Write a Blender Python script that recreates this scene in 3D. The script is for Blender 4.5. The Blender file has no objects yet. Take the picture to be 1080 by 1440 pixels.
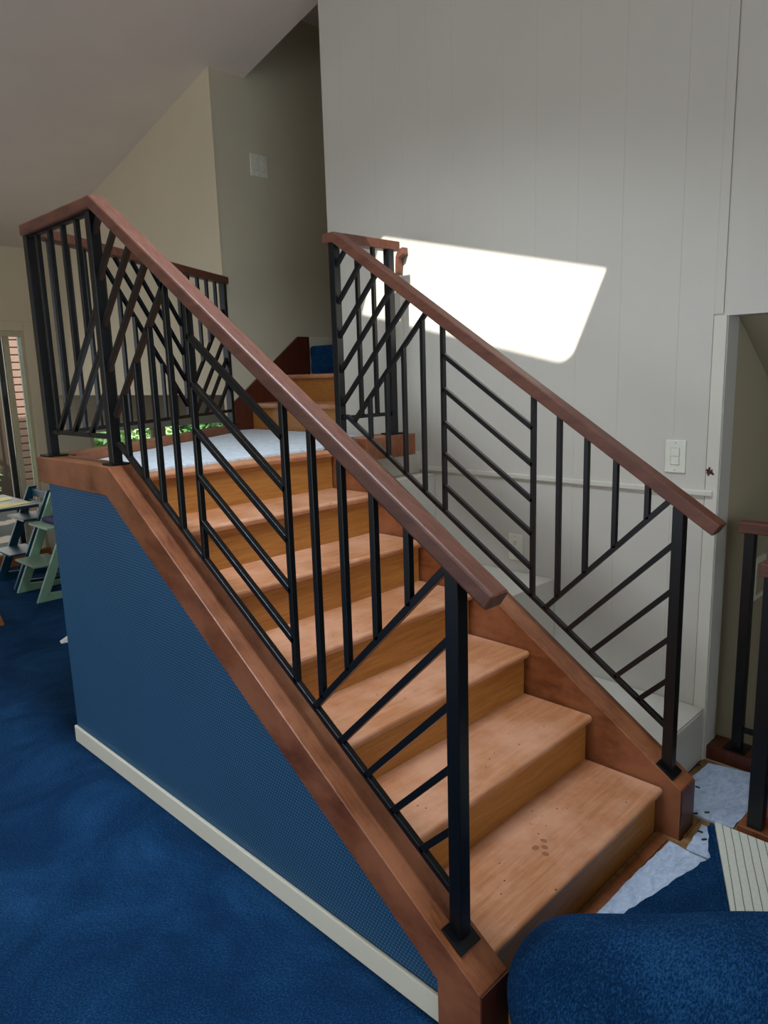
import bpy, bmesh, math, random
from mathutils import Vector, Matrix
random.seed(7)
scene = bpy.context.scene
COL = scene.collection

# ---------------------------------------------------------------- camera
YAW, PITCH, ROLL, FPX = math.radians(44.744), math.radians(-10.822), math.radians(-1.7686), 1020.67
CAMLOC = Vector((-1.3684, -0.9896, 1.7005))
fw = Vector((math.cos(YAW)*math.cos(PITCH), math.sin(YAW)*math.cos(PITCH), math.sin(PITCH)))
rt = Vector((math.sin(YAW), -math.cos(YAW), 0))
up = rt.cross(fw)
cr, sr = math.cos(ROLL), math.sin(ROLL)
r2, u2 = cr*rt + sr*up, -sr*rt + cr*up
cam = bpy.data.cameras.new('camera')
cam.sensor_fit = 'VERTICAL'; cam.sensor_height = 36.0; cam.lens = 36.0*FPX/1440.0
cam.clip_start = 0.02
camo = bpy.data.objects.new('camera', cam); COL.objects.link(camo)
M3 = Matrix((r2, u2, -fw)).transposed()
camo.matrix_world = Matrix.Translation(CAMLOC) @ M3.to_4x4()
scene.camera = camo

# ---------------------------------------------------------------- world, sun, daylight, exposure
world = bpy.data.worlds.new('sky'); scene.world = world; world.use_nodes = True
bg = world.node_tree.nodes['Background']
bg.inputs[0].default_value = (0.62, 0.80, 1.0, 1); bg.inputs[1].default_value = 2.2

def add_light(name, kind, energy, color, loc, direction, size=None):
    l = bpy.data.lights.new(name, kind); l.energy = energy; l.color = color
    if kind == 'AREA':
        l.shape = 'RECTANGLE'; l.size, l.size_y = size
    o = bpy.data.objects.new(name, l); COL.objects.link(o)
    o.location = loc
    o.rotation_euler = Vector(direction).to_track_quat('-Z', 'Y').to_euler()
    return o
SUN = Vector((1.0, 0.435, -1.0))
s = add_light('sun', 'SUN', 8.0, (1.0, 0.98, 0.95), (0, 0, 8), SUN); s.data.angle = 0.006
# daylight coming in through the glazed walls behind and to the left of the camera
add_light('daylight_left', 'AREA', 31, (1.0, 0.90, 0.78), (-4.3, 1.6, 1.5), (1, 0.0, -0.05), (3.6, 2.0))
add_light('daylight_back', 'AREA', 16, (0.90, 0.95, 1.0), (-1.4, -3.8, 1.6), (0.05, 1, -0.05), (3.4, 2.0))
add_light('daylight_skylight', 'AREA', 47, (0.70, 0.84, 1.0), (-0.215, 0.555, 3.85), (0, 0.24, -1), (0.43, 1.35)).data.spread = math.radians(118)
add_light('daylight_garden', 'AREA', 7, (1.0, 0.97, 0.9), (0.35, 6.2, 1.2), (-0.1, -1, -0.1), (1.6, 1.9))

scene.view_settings.view_transform = 'Standard'
scene.view_settings.look = 'None'
scene.view_settings.exposure = 0.0
scene.view_settings.gamma = 1.0
scene.view_settings.use_curve_mapping = False

# ---------------------------------------------------------------- helpers: materials
def lin(c):
    return tuple(((v/12.92) if v <= 0.04045 else ((v+0.055)/1.055)**2.4) for v in [x/255.0 for x in c])

def newmat(name):
    m = bpy.data.materials.new(name); m.use_nodes = True
    nt = m.node_tree; b = nt.nodes['Principled BSDF']
    return m, nt, b

def nd(nt, t, **kw):
    n = nt.nodes.new(t)
    for k, v in kw.items(): setattr(n, k, v)
    return n

def coords(nt, scale=(1, 1, 1), rot=(0, 0, 0)):
    tc = nd(nt, 'ShaderNodeTexCoord'); mp = nd(nt, 'ShaderNodeMapping')
    mp.inputs['Scale'].default_value = scale; mp.inputs['Rotation'].default_value = rot
    nt.links.new(tc.outputs['Object'], mp.inputs['Vector'])
    return mp.outputs['Vector']

def noise(nt, vec, scale, detail=4, rough=0.55, dist=0.0):
    n = nd(nt, 'ShaderNodeTexNoise'); n.inputs['Scale'].default_value = scale
    n.inputs['Detail'].default_value = detail; n.inputs['Roughness'].default_value = rough
    n.inputs['Distortion'].default_value = dist
    nt.links.new(vec, n.inputs['Vector']); return n.outputs['Fac']

def ramp(nt, fac, stops):
    r = nd(nt, 'ShaderNodeValToRGB'); el = r.color_ramp.elements
    while len(el) < len(stops): el.new(0.5)
    for e, (p, c) in zip(el, stops):
        e.position = p; e.color = (*c, 1)
    nt.links.new(fac, r.inputs['Fac']); return r.outputs['Color']

def mix(nt, fac, a, b, blend='MIX'):
    n = nd(nt, 'ShaderNodeMix', data_type='RGBA', blend_type=blend)
    for sock, v in ((n.inputs['Factor'], fac), (n.inputs[6], a), (n.inputs[7], b)):
        if hasattr(v, 'is_output'): nt.links.new(v, sock)
        elif isinstance(v, (int, float)): sock.default_value = v
        else: sock.default_value = (*v, 1)
    return n.outputs[2]

def math_n(nt, op, a, b=None, c=None):
    n = nd(nt, 'ShaderNodeMath', operation=op)
    for i, v in enumerate((a, b, c)):
        if v is None: continue
        if hasattr(v, 'is_output'): nt.links.new(v, n.inputs[i])
        else: n.inputs[i].default_value = v
    return n.outputs[0]

def bump(nt, b, height, strength=0.2, dist=0.002):
    n = nd(nt, 'ShaderNodeBump'); n.inputs['Strength'].default_value = strength
    n.inputs['Distance'].default_value = dist
    nt.links.new(height, n.inputs['Height']); nt.links.new(n.outputs['Normal'], b.inputs['Normal'])

def m_paint(name, c, rough=0.6, var=0.06, bstr=0.08):
    m, nt, b = newmat(name); v = coords(nt)
    c = lin(c); f = noise(nt, v, 2.5, 5)
    nt.links.new(ramp(nt, f, [(0.3, tuple(x*(1-var) for x in c)), (0.7, tuple(min(1, x*(1+var)) for x in c))]), b.inputs['Base Color'])
    b.inputs['Roughness'].default_value = rough
    bump(nt, b, noise(nt, v, 180, 3), bstr, 0.001)
    return m

def m_wood(name, dark, light, scale=(1, 1, 1), rough=0.38, worn=None, spots=0.0, grain=9.0):
    m, nt, b = newmat(name); v = coords(nt, scale)
    v0 = coords(nt)
    f = noise(nt, v, grain, 8, 0.62, 0.6)
    col = ramp(nt, f, [(0.30, lin(dark)), (0.70, lin(light))])
    fine = noise(nt, v, grain*7, 3, 0.6)
    col = mix(nt, math_n(nt, 'MULTIPLY', fine, 0.45), col, lin(tuple(x*0.72 for x in dark)))
    if worn:
        wn = noise(nt, v0, 3.2, 5, 0.6)
        wf = ramp(nt, wn, [(0.42, (0, 0, 0)), (0.62, (1, 1, 1))])
        wm = nd(nt, 'ShaderNodeRGBToBW'); nt.links.new(wf, wm.inputs[0])
        col = mix(nt, math_n(nt, 'MULTIPLY', wm.outputs[0], 0.75), col, lin(worn))
    if spots:
        sp = nd(nt, 'ShaderNodeTexVoronoi'); sp.inputs['Scale'].default_value = 26
        nt.links.new(v0, sp.inputs['Vector'])
        lt = math_n(nt, 'LESS_THAN', sp.outputs['Distance'], 0.085)
        gate = math_n(nt, 'GREATER_THAN', noise(nt, v0, 6, 2), 0.5)
        col = mix(nt, math_n(nt, 'MULTIPLY', math_n(nt, 'MULTIPLY', lt, gate), spots), col, lin((62, 36, 18)))
    nt.links.new(col, b.inputs['Base Color'])
    b.inputs['Roughness'].default_value = rough
    bump(nt, b, fine, 0.12, 0.001)
    return m

def m_plain(name, c, rough=0.5, metal=0.0, spec=None):
    m, nt, b = newmat(name)
    v = coords(nt); c = lin(c); f = noise(nt, v, 30, 3)
    nt.links.new(ramp(nt, f, [(0.2, tuple(x*0.94 for x in c)), (0.8, tuple(min(1, x*1.06) for x in c))]), b.inputs['Base Color'])
    b.inputs['Roughness'].default_value = rough; b.inputs['Metallic'].default_value = metal
    if spec is not None: b.inputs['Specular IOR Level'].default_value = spec
    return m

def m_carpet(name, dark, mid, light):
    m, nt, b = newmat(name); v = coords(nt)
    big = noise(nt, v, 2.3, 6, 0.65, 0.7)
    fine = noise(nt, v, 260, 4, 0.7)
    tuft = noise(nt, coords(nt, (1, 1.8, 1), (0, 0, 0.7)), 130, 3, 0.6)
    s1 = math_n(nt, 'ADD', math_n(nt, 'MULTIPLY', big, 0.34), math_n(nt, 'ADD', math_n(nt, 'MULTIPLY', fine, 0.28), math_n(nt, 'MULTIPLY', tuft, 0.48)))
    nt.links.new(ramp(nt, s1, [(0.40, lin(dark)), (0.54, lin(mid)), (0.68, lin(light))]), b.inputs['Base Color'])
    b.inputs['Roughness'].default_value = 0.95; b.inputs['Specular IOR Level'].default_value = 0.1
    b.inputs['Sheen Weight'].default_value = 0.25; b.inputs['Sheen Tint'].default_value = (*lin(light), 1)
    bump(nt, b, math_n(nt, 'ADD', fine, tuft), 1.0, 0.012)
    return m

def m_felt(name, c1, c2):
    m, nt, b = newmat(name); v = coords(nt)
    f = noise(nt, coords(nt, (1, 1.6, 1), (0, 0, 0.6)), 26, 8, 0.75, 0.8)
    nt.links.new(ramp(nt, f, [(0.32, lin(c1)), (0.66, lin(c2))]), b.inputs['Base Color'])
    b.inputs['Roughness'].default_value = 0.95; b.inputs['Specular IOR Level'].default_value = 0.1
    bump(nt, b, noise(nt, v, 160, 4), 0.5, 0.003)
    return m

def m_dotted(name, base, dot):
    # blue vinyl wall cover with a fine woven dot grid (y/z plane)
    m, nt, b = newmat(name); v = coords(nt)
    sx = nd(nt, 'ShaderNodeSeparateXYZ'); nt.links.new(v, sx.inputs[0])
    P = 0.0115
    row = math_n(nt, 'FLOOR', math_n(nt, 'DIVIDE', sx.outputs['Z'], P))
    zf = math_n(nt, 'FRACT', math_n(nt, 'DIVIDE', sx.outputs['Z'], P))
    yf = math_n(nt, 'FRACT', math_n(nt, 'ADD', math_n(nt, 'DIVIDE', sx.outputs['Y'], P), math_n(nt, 'MULTIPLY', row, 0.5)))
    dy = math_n(nt, 'ABSOLUTE', math_n(nt, 'SUBTRACT', yf, 0.5)); dz = math_n(nt, 'ABSOLUTE', math_n(nt, 'SUBTRACT', zf, 0.5))
    d = math_n(nt, 'ADD', math_n(nt, 'MULTIPLY', dy, dy), math_n(nt, 'MULTIPLY', dz, dz))
    dm = math_n(nt, 'LESS_THAN', d, 0.07)
    big = noise(nt, v, 3, 4)
    bc = ramp(nt, big, [(0.3, tuple(x*0.92 for x in lin(base))), (0.7, tuple(x*1.08 for x in lin(base)))])
    nt.links.new(mix(nt, math_n(nt, 'MULTIPLY', dm, 0.75), bc, lin(dot)), b.inputs['Base Color'])
    b.inputs['Roughness'].default_value = 0.55
    bump(nt, b, math_n(nt, 'SUBTRACT', 1.0, d), 0.3, 0.002)
    return m

def m_striped(name, base, line):
    m, nt, b = newmat(name); v = coords(nt, (1, 1, 1), (0, 0, -0.43))
    sx = nd(nt, 'ShaderNodeSeparateXYZ'); nt.links.new(v, sx.inputs[0])
    wob = math_n(nt, 'MULTIPLY', noise(nt, v, 4, 2), 0.25)
    fr = math_n(nt, 'FRACT', math_n(nt, 'ADD', math_n(nt, 'DIVIDE', sx.outputs['Y'], 0.026), wob))
    lm = math_n(nt, 'LESS_THAN', math_n(nt, 'ABSOLUTE', math_n(nt, 'SUBTRACT', fr, 0.5)), 0.055)
    f = noise(nt, v, 240, 3)
    bc = ramp(nt, f, [(0.3, tuple(x*0.82 for x in lin(base))), (0.7, lin(base))])
    nt.links.new(mix(nt, lm, bc, lin(line)), b.inputs['Base Color'])
    b.inputs['Roughness'].default_value = 0.9
    bump(nt, b, f, 0.4, 0.002)
    return m

def m_glass(name):
    m, nt, b = newmat(name)
    tr = nd(nt, 'ShaderNodeBsdfTransparent'); gl = nd(nt, 'ShaderNodeBsdfGlossy'); gl.inputs['Roughness'].default_value = 0.02
    mx = nd(nt, 'ShaderNodeMixShader'); fr = nd(nt, 'ShaderNodeFresnel'); fr.inputs['IOR'].default_value = 1.45
    tr.inputs[0].default_value = (0.93, 0.96, 0.95, 1)
    nt.links.new(fr.outputs[0], mx.inputs[0]); nt.links.new(tr.outputs[0], mx.inputs[1]); nt.links.new(gl.outputs[0], mx.inputs[2])
    nt.links.new(mx.outputs[0], nt.nodes['Material Output'].inputs['Surface'])
    return m

def m_leaf(name, a, bcol):
    m, nt, b = newmat(name)
    f = noise(nt, coords(nt), 14, 3)
    nt.links.new(ramp(nt, f, [(0.35, lin(a)), (0.65, lin(bcol))]), b.inputs['Base Color'])
    b.inputs['Roughness'].default_value = 0.6
    return m

MAT = dict(
    white=m_paint('white_paint', (205, 197, 182), 0.42, 0.02, 0.05),
    trim=m_paint('white_trim', (214, 206, 188), 0.4, 0.02, 0.03),
    cream=m_paint('cream_paint', (222, 212, 188), 0.5, 0.03),
    beige=m_paint('beige_wall', (214, 196, 164), 0.75, 0.03, 0.12),
    switchwall=m_paint('greige_wall', (204, 192, 164), 0.8, 0.04, 0.12),
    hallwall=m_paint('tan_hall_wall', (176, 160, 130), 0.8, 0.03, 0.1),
    ceil=m_paint('ceiling_plaster', (226, 207, 188), 0.85, 0.03, 0.35),
    ply=m_wood('subfloor_plywood', (120, 82, 40), (176, 132, 78), (3, 1, 1), 0.8),
    tread=m_wood('worn_fir_tread', (176, 108, 66), (212, 148, 102), (0.5, 6, 6), 0.42, (214, 158, 124), 0.9),
    riser=m_wood('fir_riser', (164, 98, 40), (200, 138, 64), (0.6, 9, 9), 0.40, None, 0.35),
    curb=m_wood('stained_stringer', (102, 50, 22), (158, 92, 52), (9, 0.7, 2.2), 0.36, (166, 104, 70), 0.25),
    curbdark=m_wood('dark_stained_newel', (72, 30, 18), (104, 50, 28), (8, 8, 0.7), 0.38, None, 0.1),
    rail=m_wood('mahogany_handrail', (84, 46, 32), (124, 75, 55), (10, 0.6, 3), 0.46),
    black=m_plain('satin_black_steel', (9, 11, 13), 0.34, 0.0, 0.42),
    carpet=m_carpet('blue_carpet', (1, 24, 50), (10, 54, 96), (48, 104, 152)),
    wallblue=m_dotted('blue_wall_cover', (24, 70, 106), (84, 138, 168)),
    felt=m_felt('felt_underlay', (150, 166, 190), (204, 214, 228)),
    feltw=m_felt('pale_felt_underlay', (178, 184, 188), (226, 230, 230)),
    backing=m_striped('carpet_backing', (216, 214, 196), (120, 104, 76)),
    baseb=m_paint('ivory_baseboard', (240, 232, 208), 0.42, 0.02, 0.02),
    plate=m_plain('ivory_plastic', (226, 222, 202), 0.35),
    dark=m_plain('dark_slot', (40, 36, 32), 0.6),
    teal=m_plain('teal_lacquer', (18, 62, 76), 0.32),
    green=m_plain('sage_green_lacquer', (128, 158, 130), 0.4),
    purple=m_plain('purple_fabric', (58, 40, 92), 0.8),
    paper=m_plain('yellow_paper', (240, 220, 130), 0.7),
    tabledark=m_plain('dark_table', (40, 54, 62), 0.3),
    oak=m_wood('oak_leg', (150, 84, 30), (196, 124, 56), (5, 5, 0.6), 0.5),
    sill=m_wood('orange_door_sill', (166, 92, 44), (200, 126, 72), (0.6, 8, 8), 0.5),
    brick=m_plain('pink_brick', (196, 152, 134), 0.85),
    mortar=m_plain('mortar', (120, 104, 94), 0.9),
    card=m_plain('white_card', (236, 230, 222), 0.7),
    glass=m_glass('clear_glass'),
    alu=m_plain('pale_aluminium_frame', (192, 176, 142), 0.45, 0.0),
    stain=m_plain('dark_stain', (150, 98, 64), 0.6),
    leaf=m_leaf('shrub_leaf', (140, 186, 84), (226, 242, 176)),
    leafdark=m_leaf('dark_leaf', (40, 84, 36), (104, 150, 70)),
    bark=m_plain('bark', (84, 62, 44), 0.9),
    patio=m_plain('patio_concrete', (104, 90, 78), 0.9),
    rust=m_plain('rust_red_scrap', (84, 34, 20), 0.7),
)

# ---------------------------------------------------------------- helpers: geometry
def bm_box(bm, lo, hi):
    x0, y0, z0 = lo; x1, y1, z1 = hi
    v = [bm.verts.new(p) for p in ((x0,y0,z0),(x1,y0,z0),(x1,y1,z0),(x0,y1,z0),(x0,y0,z1),(x1,y0,z1),(x1,y1,z1),(x0,y1,z1))]
    for f in ((0,3,2,1),(4,5,6,7),(0,1,5,4),(1,2,6,5),(2,3,7,6),(3,0,4,7)): bm.faces.new([v[i] for i in f])

def bm_prism(bm, pts, axis, a, b):
    """polygon pts (2-D) extruded along axis (0,1,2) from a to b"""
    def p3(p, t):
        l = list(p); l.insert(axis, t); return l
    A = [bm.verts.new(p3(p, a)) for p in pts]; B = [bm.verts.new(p3(p, b)) for p in pts]
    n = len(pts)
    bm.faces.new(A); bm.faces.new(B[::-1])
    for i in range(n): bm.faces.new((A[i], B[i], B[(i+1) % n], A[(i+1) % n]))

def bm_bar(bm, p, q, w, h, side=None):
    """bar from p to q; w along `side`, h along the remaining direction"""
    p, q = Vector(p), Vector(q); d = (q-p).normalized()
    side = Vector(side) if side is not None else Vector((1, 0, 0))
    side = (side - d*side.dot(d)).normalized(); n = d.cross(side)
    c = [side*(sx*w/2) + n*(sy*h/2) for sx, sy in ((-1,-1),(1,-1),(1,1),(-1,1))]
    A = [bm.verts.new(p+o) for o in c]; B = [bm.verts.new(q+o) for o in c]
    bm.faces.new(A); bm.faces.new(B[::-1])
    for i in range(4): bm.faces.new((A[i], B[i], B[(i+1) % 4], A[(i+1) % 4]))

def make(name, bm, mat, parent=None, bevel=0.0, smooth=False, seg=2):
    bmesh.ops.recalc_face_normals(bm, faces=bm.faces)
    if bevel:
        es = [e for e in bm.edges if len(e.link_faces) == 2 and e.calc_face_angle(0) > 0.5]
        bmesh.ops.bevel(bm, geom=es, offset=bevel, segments=seg, affect='EDGES', profile=0.5)
    if parent is not None:
        off = Vector(parent.location)
        pp = parent.parent
        while pp is not None: off = off + Vector(pp.location); pp = pp.parent
        bmesh.ops.translate(bm, verts=bm.verts, vec=-off)
    me = bpy.data.meshes.new(name); bm.to_mesh(me); bm.free()
    me.materials.append(MAT[mat] if isinstance(mat, str) else mat)
    if smooth:
        for p in me.polygons: p.use_smooth = True
    o = bpy.data.objects.new(name, me); COL.objects.link(o)
    if parent is not None: o.parent = parent
    return o

def box(name, lo, hi, mat, parent=None, bevel=0.0):
    bm = bmesh.new(); bm_box(bm, lo, hi); return make(name, bm, mat, parent, bevel)
def prism(name, pts, axis, a, b, mat, parent=None, bevel=0.0):
    bm = bmesh.new(); bm_prism(bm, pts, axis, a, b); return make(name, bm, mat, parent, bevel)
def bar(name, p, q, w, h, mat, parent=None, side=None, bevel=0.0):
    bm = bmesh.new(); bm_bar(bm, p, q, w, h, side); return make(name, bm, mat, parent, bevel)

def thing(name, label, cat, loc=(0, 0, 0), group=None):
    o = bpy.data.objects.new(name, None); COL.objects.link(o); o.location = loc
    o.empty_display_size = 0.1
    return tag(o, label, cat, group)
def tag(o, label, cat, group=None):
    o['label'] = label; o['category'] = cat
    if group: o['group'] = group
    return o
def struct(o):
    o['kind'] = 'structure'; return o

def sweep(name, path, w, h, mat, parent, bevel=0.004):
    """rectangular rail (top at path height) along a polyline with mitred joints"""
    P = [Vector(p) for p in path]; bm = bmesh.new(); rings = []
    dirs = [(P[i+1]-P[i]).normalized() for i in range(len(P)-1)]
    for i, p in enumerate(P):
        d = dirs[min(i, len(dirs)-1)]
        nrm = d if i in (0, len(P)-1) else (dirs[i-1]+dirs[i]).normalized()
        if i == len(P)-1: d = dirs[-1]; nrm = d
        d = dirs[i-1] if i > 0 else dirs[0]
        side = Vector((d.y, -d.x, 0)).normalized(); u = side.cross(d).normalized()
        ring = []
        for a, b in ((-w/2, -h), (w/2, -h), (w/2, 0), (-w/2, 0)):
            q = p + side*a + u*b
            q = q - d*((q-p).dot(nrm)/d.dot(nrm))
            ring.append(bm.verts.new(q))
        rings.append(ring)
    for A, B in zip(rings, rings[1:]):
        for k in range(4): bm.faces.new((A[k], A[(k+1) % 4], B[(k+1) % 4], B[k]))
    bm.faces.new(rings[0][::-1]); bm.faces.new(rings[-1])
    return make(name, bm, mat, parent, bevel)

# ---------------------------------------------------------------- shared dimensions
RISE, RUN = 0.19, 0.2856
LZ = 7*RISE                      # landing height
UZ = LZ + 3*RISE                 # upper floor height
XW = 1.643                       # white panelled wall
XB = 1.52                        # beige wall / corner
YS = 3.33                        # wall with the double switch
YD = 6.3                         # garden door wall
LCX0, LCX1 = -0.152, -0.036      # left curb
RCX0, RCX1 = 1.034, 1.150        # right curb
KY, KZ = 1.69, 1.381             # where the curbs turn level
def curb_z(y): return 0.241 + 0.675*y if y < KY else KZ
RIDGE_Y = 1.4
def ceil_z(y):
    zr = 3.682 + 0.242*(3.226-RIDGE_Y)
    return 3.682 - 0.242*(y-3.226) if y > RIDGE_Y else zr - 0.242*(RIDGE_Y-y)

# ================================================================= SETTING
XL0, YB0 = -4.5, -4.0
XE = 5.0
bm = bmesh.new(); bm_box(bm, (XL0, YB0, -0.2), (1.66, YD+0.1, 0.0)); struct(make('floor', bm, 'carpet'))
bm = bmesh.new(); bm_box(bm, (1.67, YS+0.08, -0.2), (XE, YD+0.1, 0.0)); struct(make('floor_under_loft', bm, 'carpet'))

# ceiling: two slopes, the one behind the ridge holds the skylight opening
def ceil_piece(name, x0, x1, y0, y1, t=0.03):
    bm = bmesh.new()
    bm_prism(bm, [(y0, ceil_z(y0)), (y1, ceil_z(y1)), (y1, ceil_z(y1)+t), (y0, ceil_z(y0)+t)], 0, x0, x1)
    return struct(make(name, bm, 'ceil'))
ceil_piece('ceiling', XL0, XW+0.15, RIDGE_Y, 2.3925)
ceil_piece('ceiling_landing', XL0, XW-0.0005, 2.3925, YS)
ceil_piece('ceiling_dining', XL0, XB+0.15, YS, YD+0.1)
SX0, SX1, SY0, SY1 = -0.43, 0.0, -0.126, 1.235
ceil_piece('ceiling_rear', XL0, SX0, YB0, RIDGE_Y)
ceil_piece('ceiling_side', SX1, XW+0.15, YB0, RIDGE_Y)
ceil_piece('ceiling_front', SX0, SX1, SY1, RIDGE_Y)
ceil_piece('ceiling_back', SX0, SX1, YB0, SY0)
# skylight corners are rounded
def fillet(cx, cy, sx, sy, r=0.07):
    bm = bmesh.new(); n = 6; c = (cx+sx*r, cy+sy*r)
    pts = [(cx, cy)] + [(c[0]-sx*r*math.cos(a), c[1]-sy*r*math.sin(a)) for a in [math.pi/2*i/n for i in range(n+1)]]
    A = [bm.verts.new((x, y, ceil_z(y))) for x, y in pts]; B = [bm.verts.new((x, y, ceil_z(y)+0.03)) for x, y in pts]
    bm.faces.new(A); bm.faces.new(B[::-1])
    for i in range(len(pts)): j = (i+1) % len(pts); bm.faces.new((A[i], B[i], B[j], A[j]))
    return bm
bmf = bmesh.new()
sky = None
for k, (cx, cy, sx, sy) in enumerate(((SX0, SY0, 1, 1), (SX1, SY0, -1, 1), (SX0, SY1, 1, -1), (SX1, SY1, -1, -1))):
    o = make('trim_%d' % (k+1), fillet(cx, cy, sx, sy, 0.07 if k == 0 else 0.025), 'ceil'); struct(o)

# walls behind and to the left of the camera, with glazed openings
def wall_with_hole(name, axis, pos, t, a0, a1, z1f, h0, h1, hz0, hz1, mat):
    bm = bmesh.new()
    def seg(u0, u1, z0, zt0, zt1):
        pts = [(u0, z0), (u1, z0), (u1, zt1), (u0, zt0)]
        bm_prism(bm, pts, axis, pos, pos+t)
    seg(a0, h0, 0, z1f(a0), z1f(h0)); seg(h1, a1, 0, z1f(h1), z1f(a1))
    seg(h0, h1, 0, hz0, hz0)
    if h0 < RIDGE_Y < h1 and axis == 0:
        seg(h0, RIDGE_Y, hz1, z1f(h0), z1f(RIDGE_Y)); seg(RIDGE_Y, h1, hz1, z1f(RIDGE_Y), z1f(h1))
    else: seg(h0, h1, hz1, z1f(h0), z1f(h1))
    return struct(make(name, bm, mat))
wall_with_hole('wall_left', 0, XL0-0.1, 0.1, YB0, YD+0.1, lambda y: ceil_z(y), -0.3, 3.5, 0.4, 2.6, 'cream')
wall_with_hole('wall_back', 1, YB0-0.1, 0.1, XL0, 4.4, lambda x: ceil_z(YB0), -3.2, 0.4, 0.5, 2.6, 'cream')

# right wall of white planks
wr = struct(prism('wall_right', [(0.085, 0), (2.392, 0), (2.392, ceil_z(2.392)), (RIDGE_Y, ceil_z(RIDGE_Y)), (0.085, ceil_z(0.085))], 0, XW+0.006, XW+0.12, 'white'))
gro = [0.140, 0.279, 0.534, 0.745, 0.960, 1.142, 1.442, 1.600, 1.781, 1.981, 2.235, 2.392]
for y0, y1 in zip(gro, gro[1:]):
    a, b_ = y0+0.0001, y1-0.0001
    if y1 == 2.392: b_ = 2.392
    prism('plank', [(a, 0.0), (b_, 0.0), (b_, ceil_z(b_)-0.002), (a, ceil_z(a)-0.002)], 0, XW, XW+0.008, 'white', wr, 0.0009)
prism('edge_board', [(0.088, 0.0), (0.1385, 0.0), (0.1385, 1.883), (0.088, 1.883)], 0, XW-0.004, XW+0.008, 'trim', wr, 0.003)
prism('edge_board', [(0.105, 1.889), (0.1399, 1.889), (0.1399, ceil_z(0.1)-0.01), (0.105, ceil_z(0.1)-0.01)], 0, XW, XW+0.008, 'white', wr)
# header over the stairwell opening
struct(prism('wall_header', [(-2.7, 1.88), (0.098, 1.88), (0.098, ceil_z(0.098)), (-2.7, ceil_z(-2.7))], 0, XW-0.001, XW+0.12, 'white'))
struct(box('wall_right_near', (XW, YB0, 0), (XW+0.12, -2.7, ceil_z(-3.3)), 'white'))
box_ = box('trim_5', (XW-0.014, 0.106, 1.166), (XW-0.0005, 1.95, 1.190), 'trim', None, 0.004); struct(box_)

# stairwell beyond the opening (going down)
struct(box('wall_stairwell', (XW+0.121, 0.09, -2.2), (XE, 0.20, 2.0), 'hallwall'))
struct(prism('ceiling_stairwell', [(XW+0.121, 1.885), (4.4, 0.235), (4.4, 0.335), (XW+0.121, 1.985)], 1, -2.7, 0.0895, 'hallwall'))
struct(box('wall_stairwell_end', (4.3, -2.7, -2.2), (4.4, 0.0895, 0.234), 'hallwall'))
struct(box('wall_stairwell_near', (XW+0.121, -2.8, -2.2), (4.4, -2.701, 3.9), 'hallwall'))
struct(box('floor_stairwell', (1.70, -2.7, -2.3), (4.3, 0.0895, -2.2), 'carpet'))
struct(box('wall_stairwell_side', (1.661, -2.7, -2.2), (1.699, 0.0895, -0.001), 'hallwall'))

# wall with the double switch, beige wall above the dining area, dining walls
struct(box('wall_far', (XB+0.001, YS, 0), (XE, YS+0.08, 4.25), 'switchwall'))
yl = [(YS-0.0, 1.585), (YD, 1.585), (YD, ceil_z(YD)), (YS-0.0, ceil_z(YS))]
struct(prism('wall_loft', [(YS+0.081, 1.585), (YD, 1.585), (YD, ceil_z(YD)), (YS+0.081, ceil_z(YS+0.081))], 0, XB, XB+0.1, 'beige'))
struct(prism('wall_corner', [(YS-0.004, LZ), (YS+0.081, LZ), (YS+0.081, ceil_z(YS+0.081)), (YS-0.004, ceil_z(YS-0.004))], 0, XB-0.004, XB+0.0005, 'beige'))
struct(box('ceiling_lower', (XB+0.101, YS+0.081, 1.585), (XE, YD, 1.88), 'beige'))
struct(box('wall_dining_side', (XE, YS+0.081, 0), (XE+0.1, YD, 1.88), 'beige'))
# garden wall with sliding door and low windows
DX0, DX1, DZ0, DZ1 = -0.75, 1.262, 0.12, 2.19
WX = [(1.80, 2.52), (2.60, 3.42)]; WZ0, WZ1 = 0.35, 1.20
bm = bmesh.new()
bm_box(bm, (XL0, YD, 0), (DX0, YD+0.1, ceil_z(YD)))
bm_box(bm, (DX0, YD, 0), (DX1, YD+0.1, DZ0-0.001)); bm_box(bm, (DX0, YD, DZ1), (DX1, YD+0.1, ceil_z(YD)))
bm_box(bm, (DX1, YD, 0), (WX[0][0], YD+0.1, ceil_z(YD)))
bm_box(bm, (WX[0][0], YD, 0), (WX[1][1], YD+0.1, WZ0)); bm_box(bm, (WX[0][0], YD, WZ1), (WX[1][1], YD+0.1, 1.9))
bm_box(bm, (WX[0][1], YD, WZ0), (WX[1][0], YD+0.1, WZ1)); bm_box(bm, (WX[1][1], YD, 0), (XE, YD+0.1, 1.9))
struct(make('wall_garden', bm, 'beige'))
# sliding door
dr = box('door_1', (DX0, YD-0.02, DZ1-0.05), (DX1, YD+0.09, DZ1-0.001), 'alu'); struct(dr)
box('door_jamb', (DX1-0.03, YD-0.02, DZ0), (DX1-0.001, YD+0.09, DZ1-0.051), 'alu', dr)
box('door_casing', (DX1, YD-0.03, 0), (DX1+0.09, YD-0.0005, DZ1+0.085), 'beige', dr, 0.004)
box('door_casing', (DX0-0.08, YD-0.03, DZ1), (DX1-0.001, YD-0.0005, DZ1+0.085), 'beige', dr, 0.004)
box('door_stile', (1.085, YD+0.01, DZ0), (1.135, YD+0.05, DZ1-0.051), 'alu', dr, 0.004)
box('door_stile', (1.036, YD+0.055, DZ0), (1.084, YD+0.085, DZ1-0.051), 'dark', dr, 0.004)
box('door_stile', (0.10, YD+0.01, DZ0), (0.15, YD+0.05, DZ1-0.051), 'alu', dr, 0.004)
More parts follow.
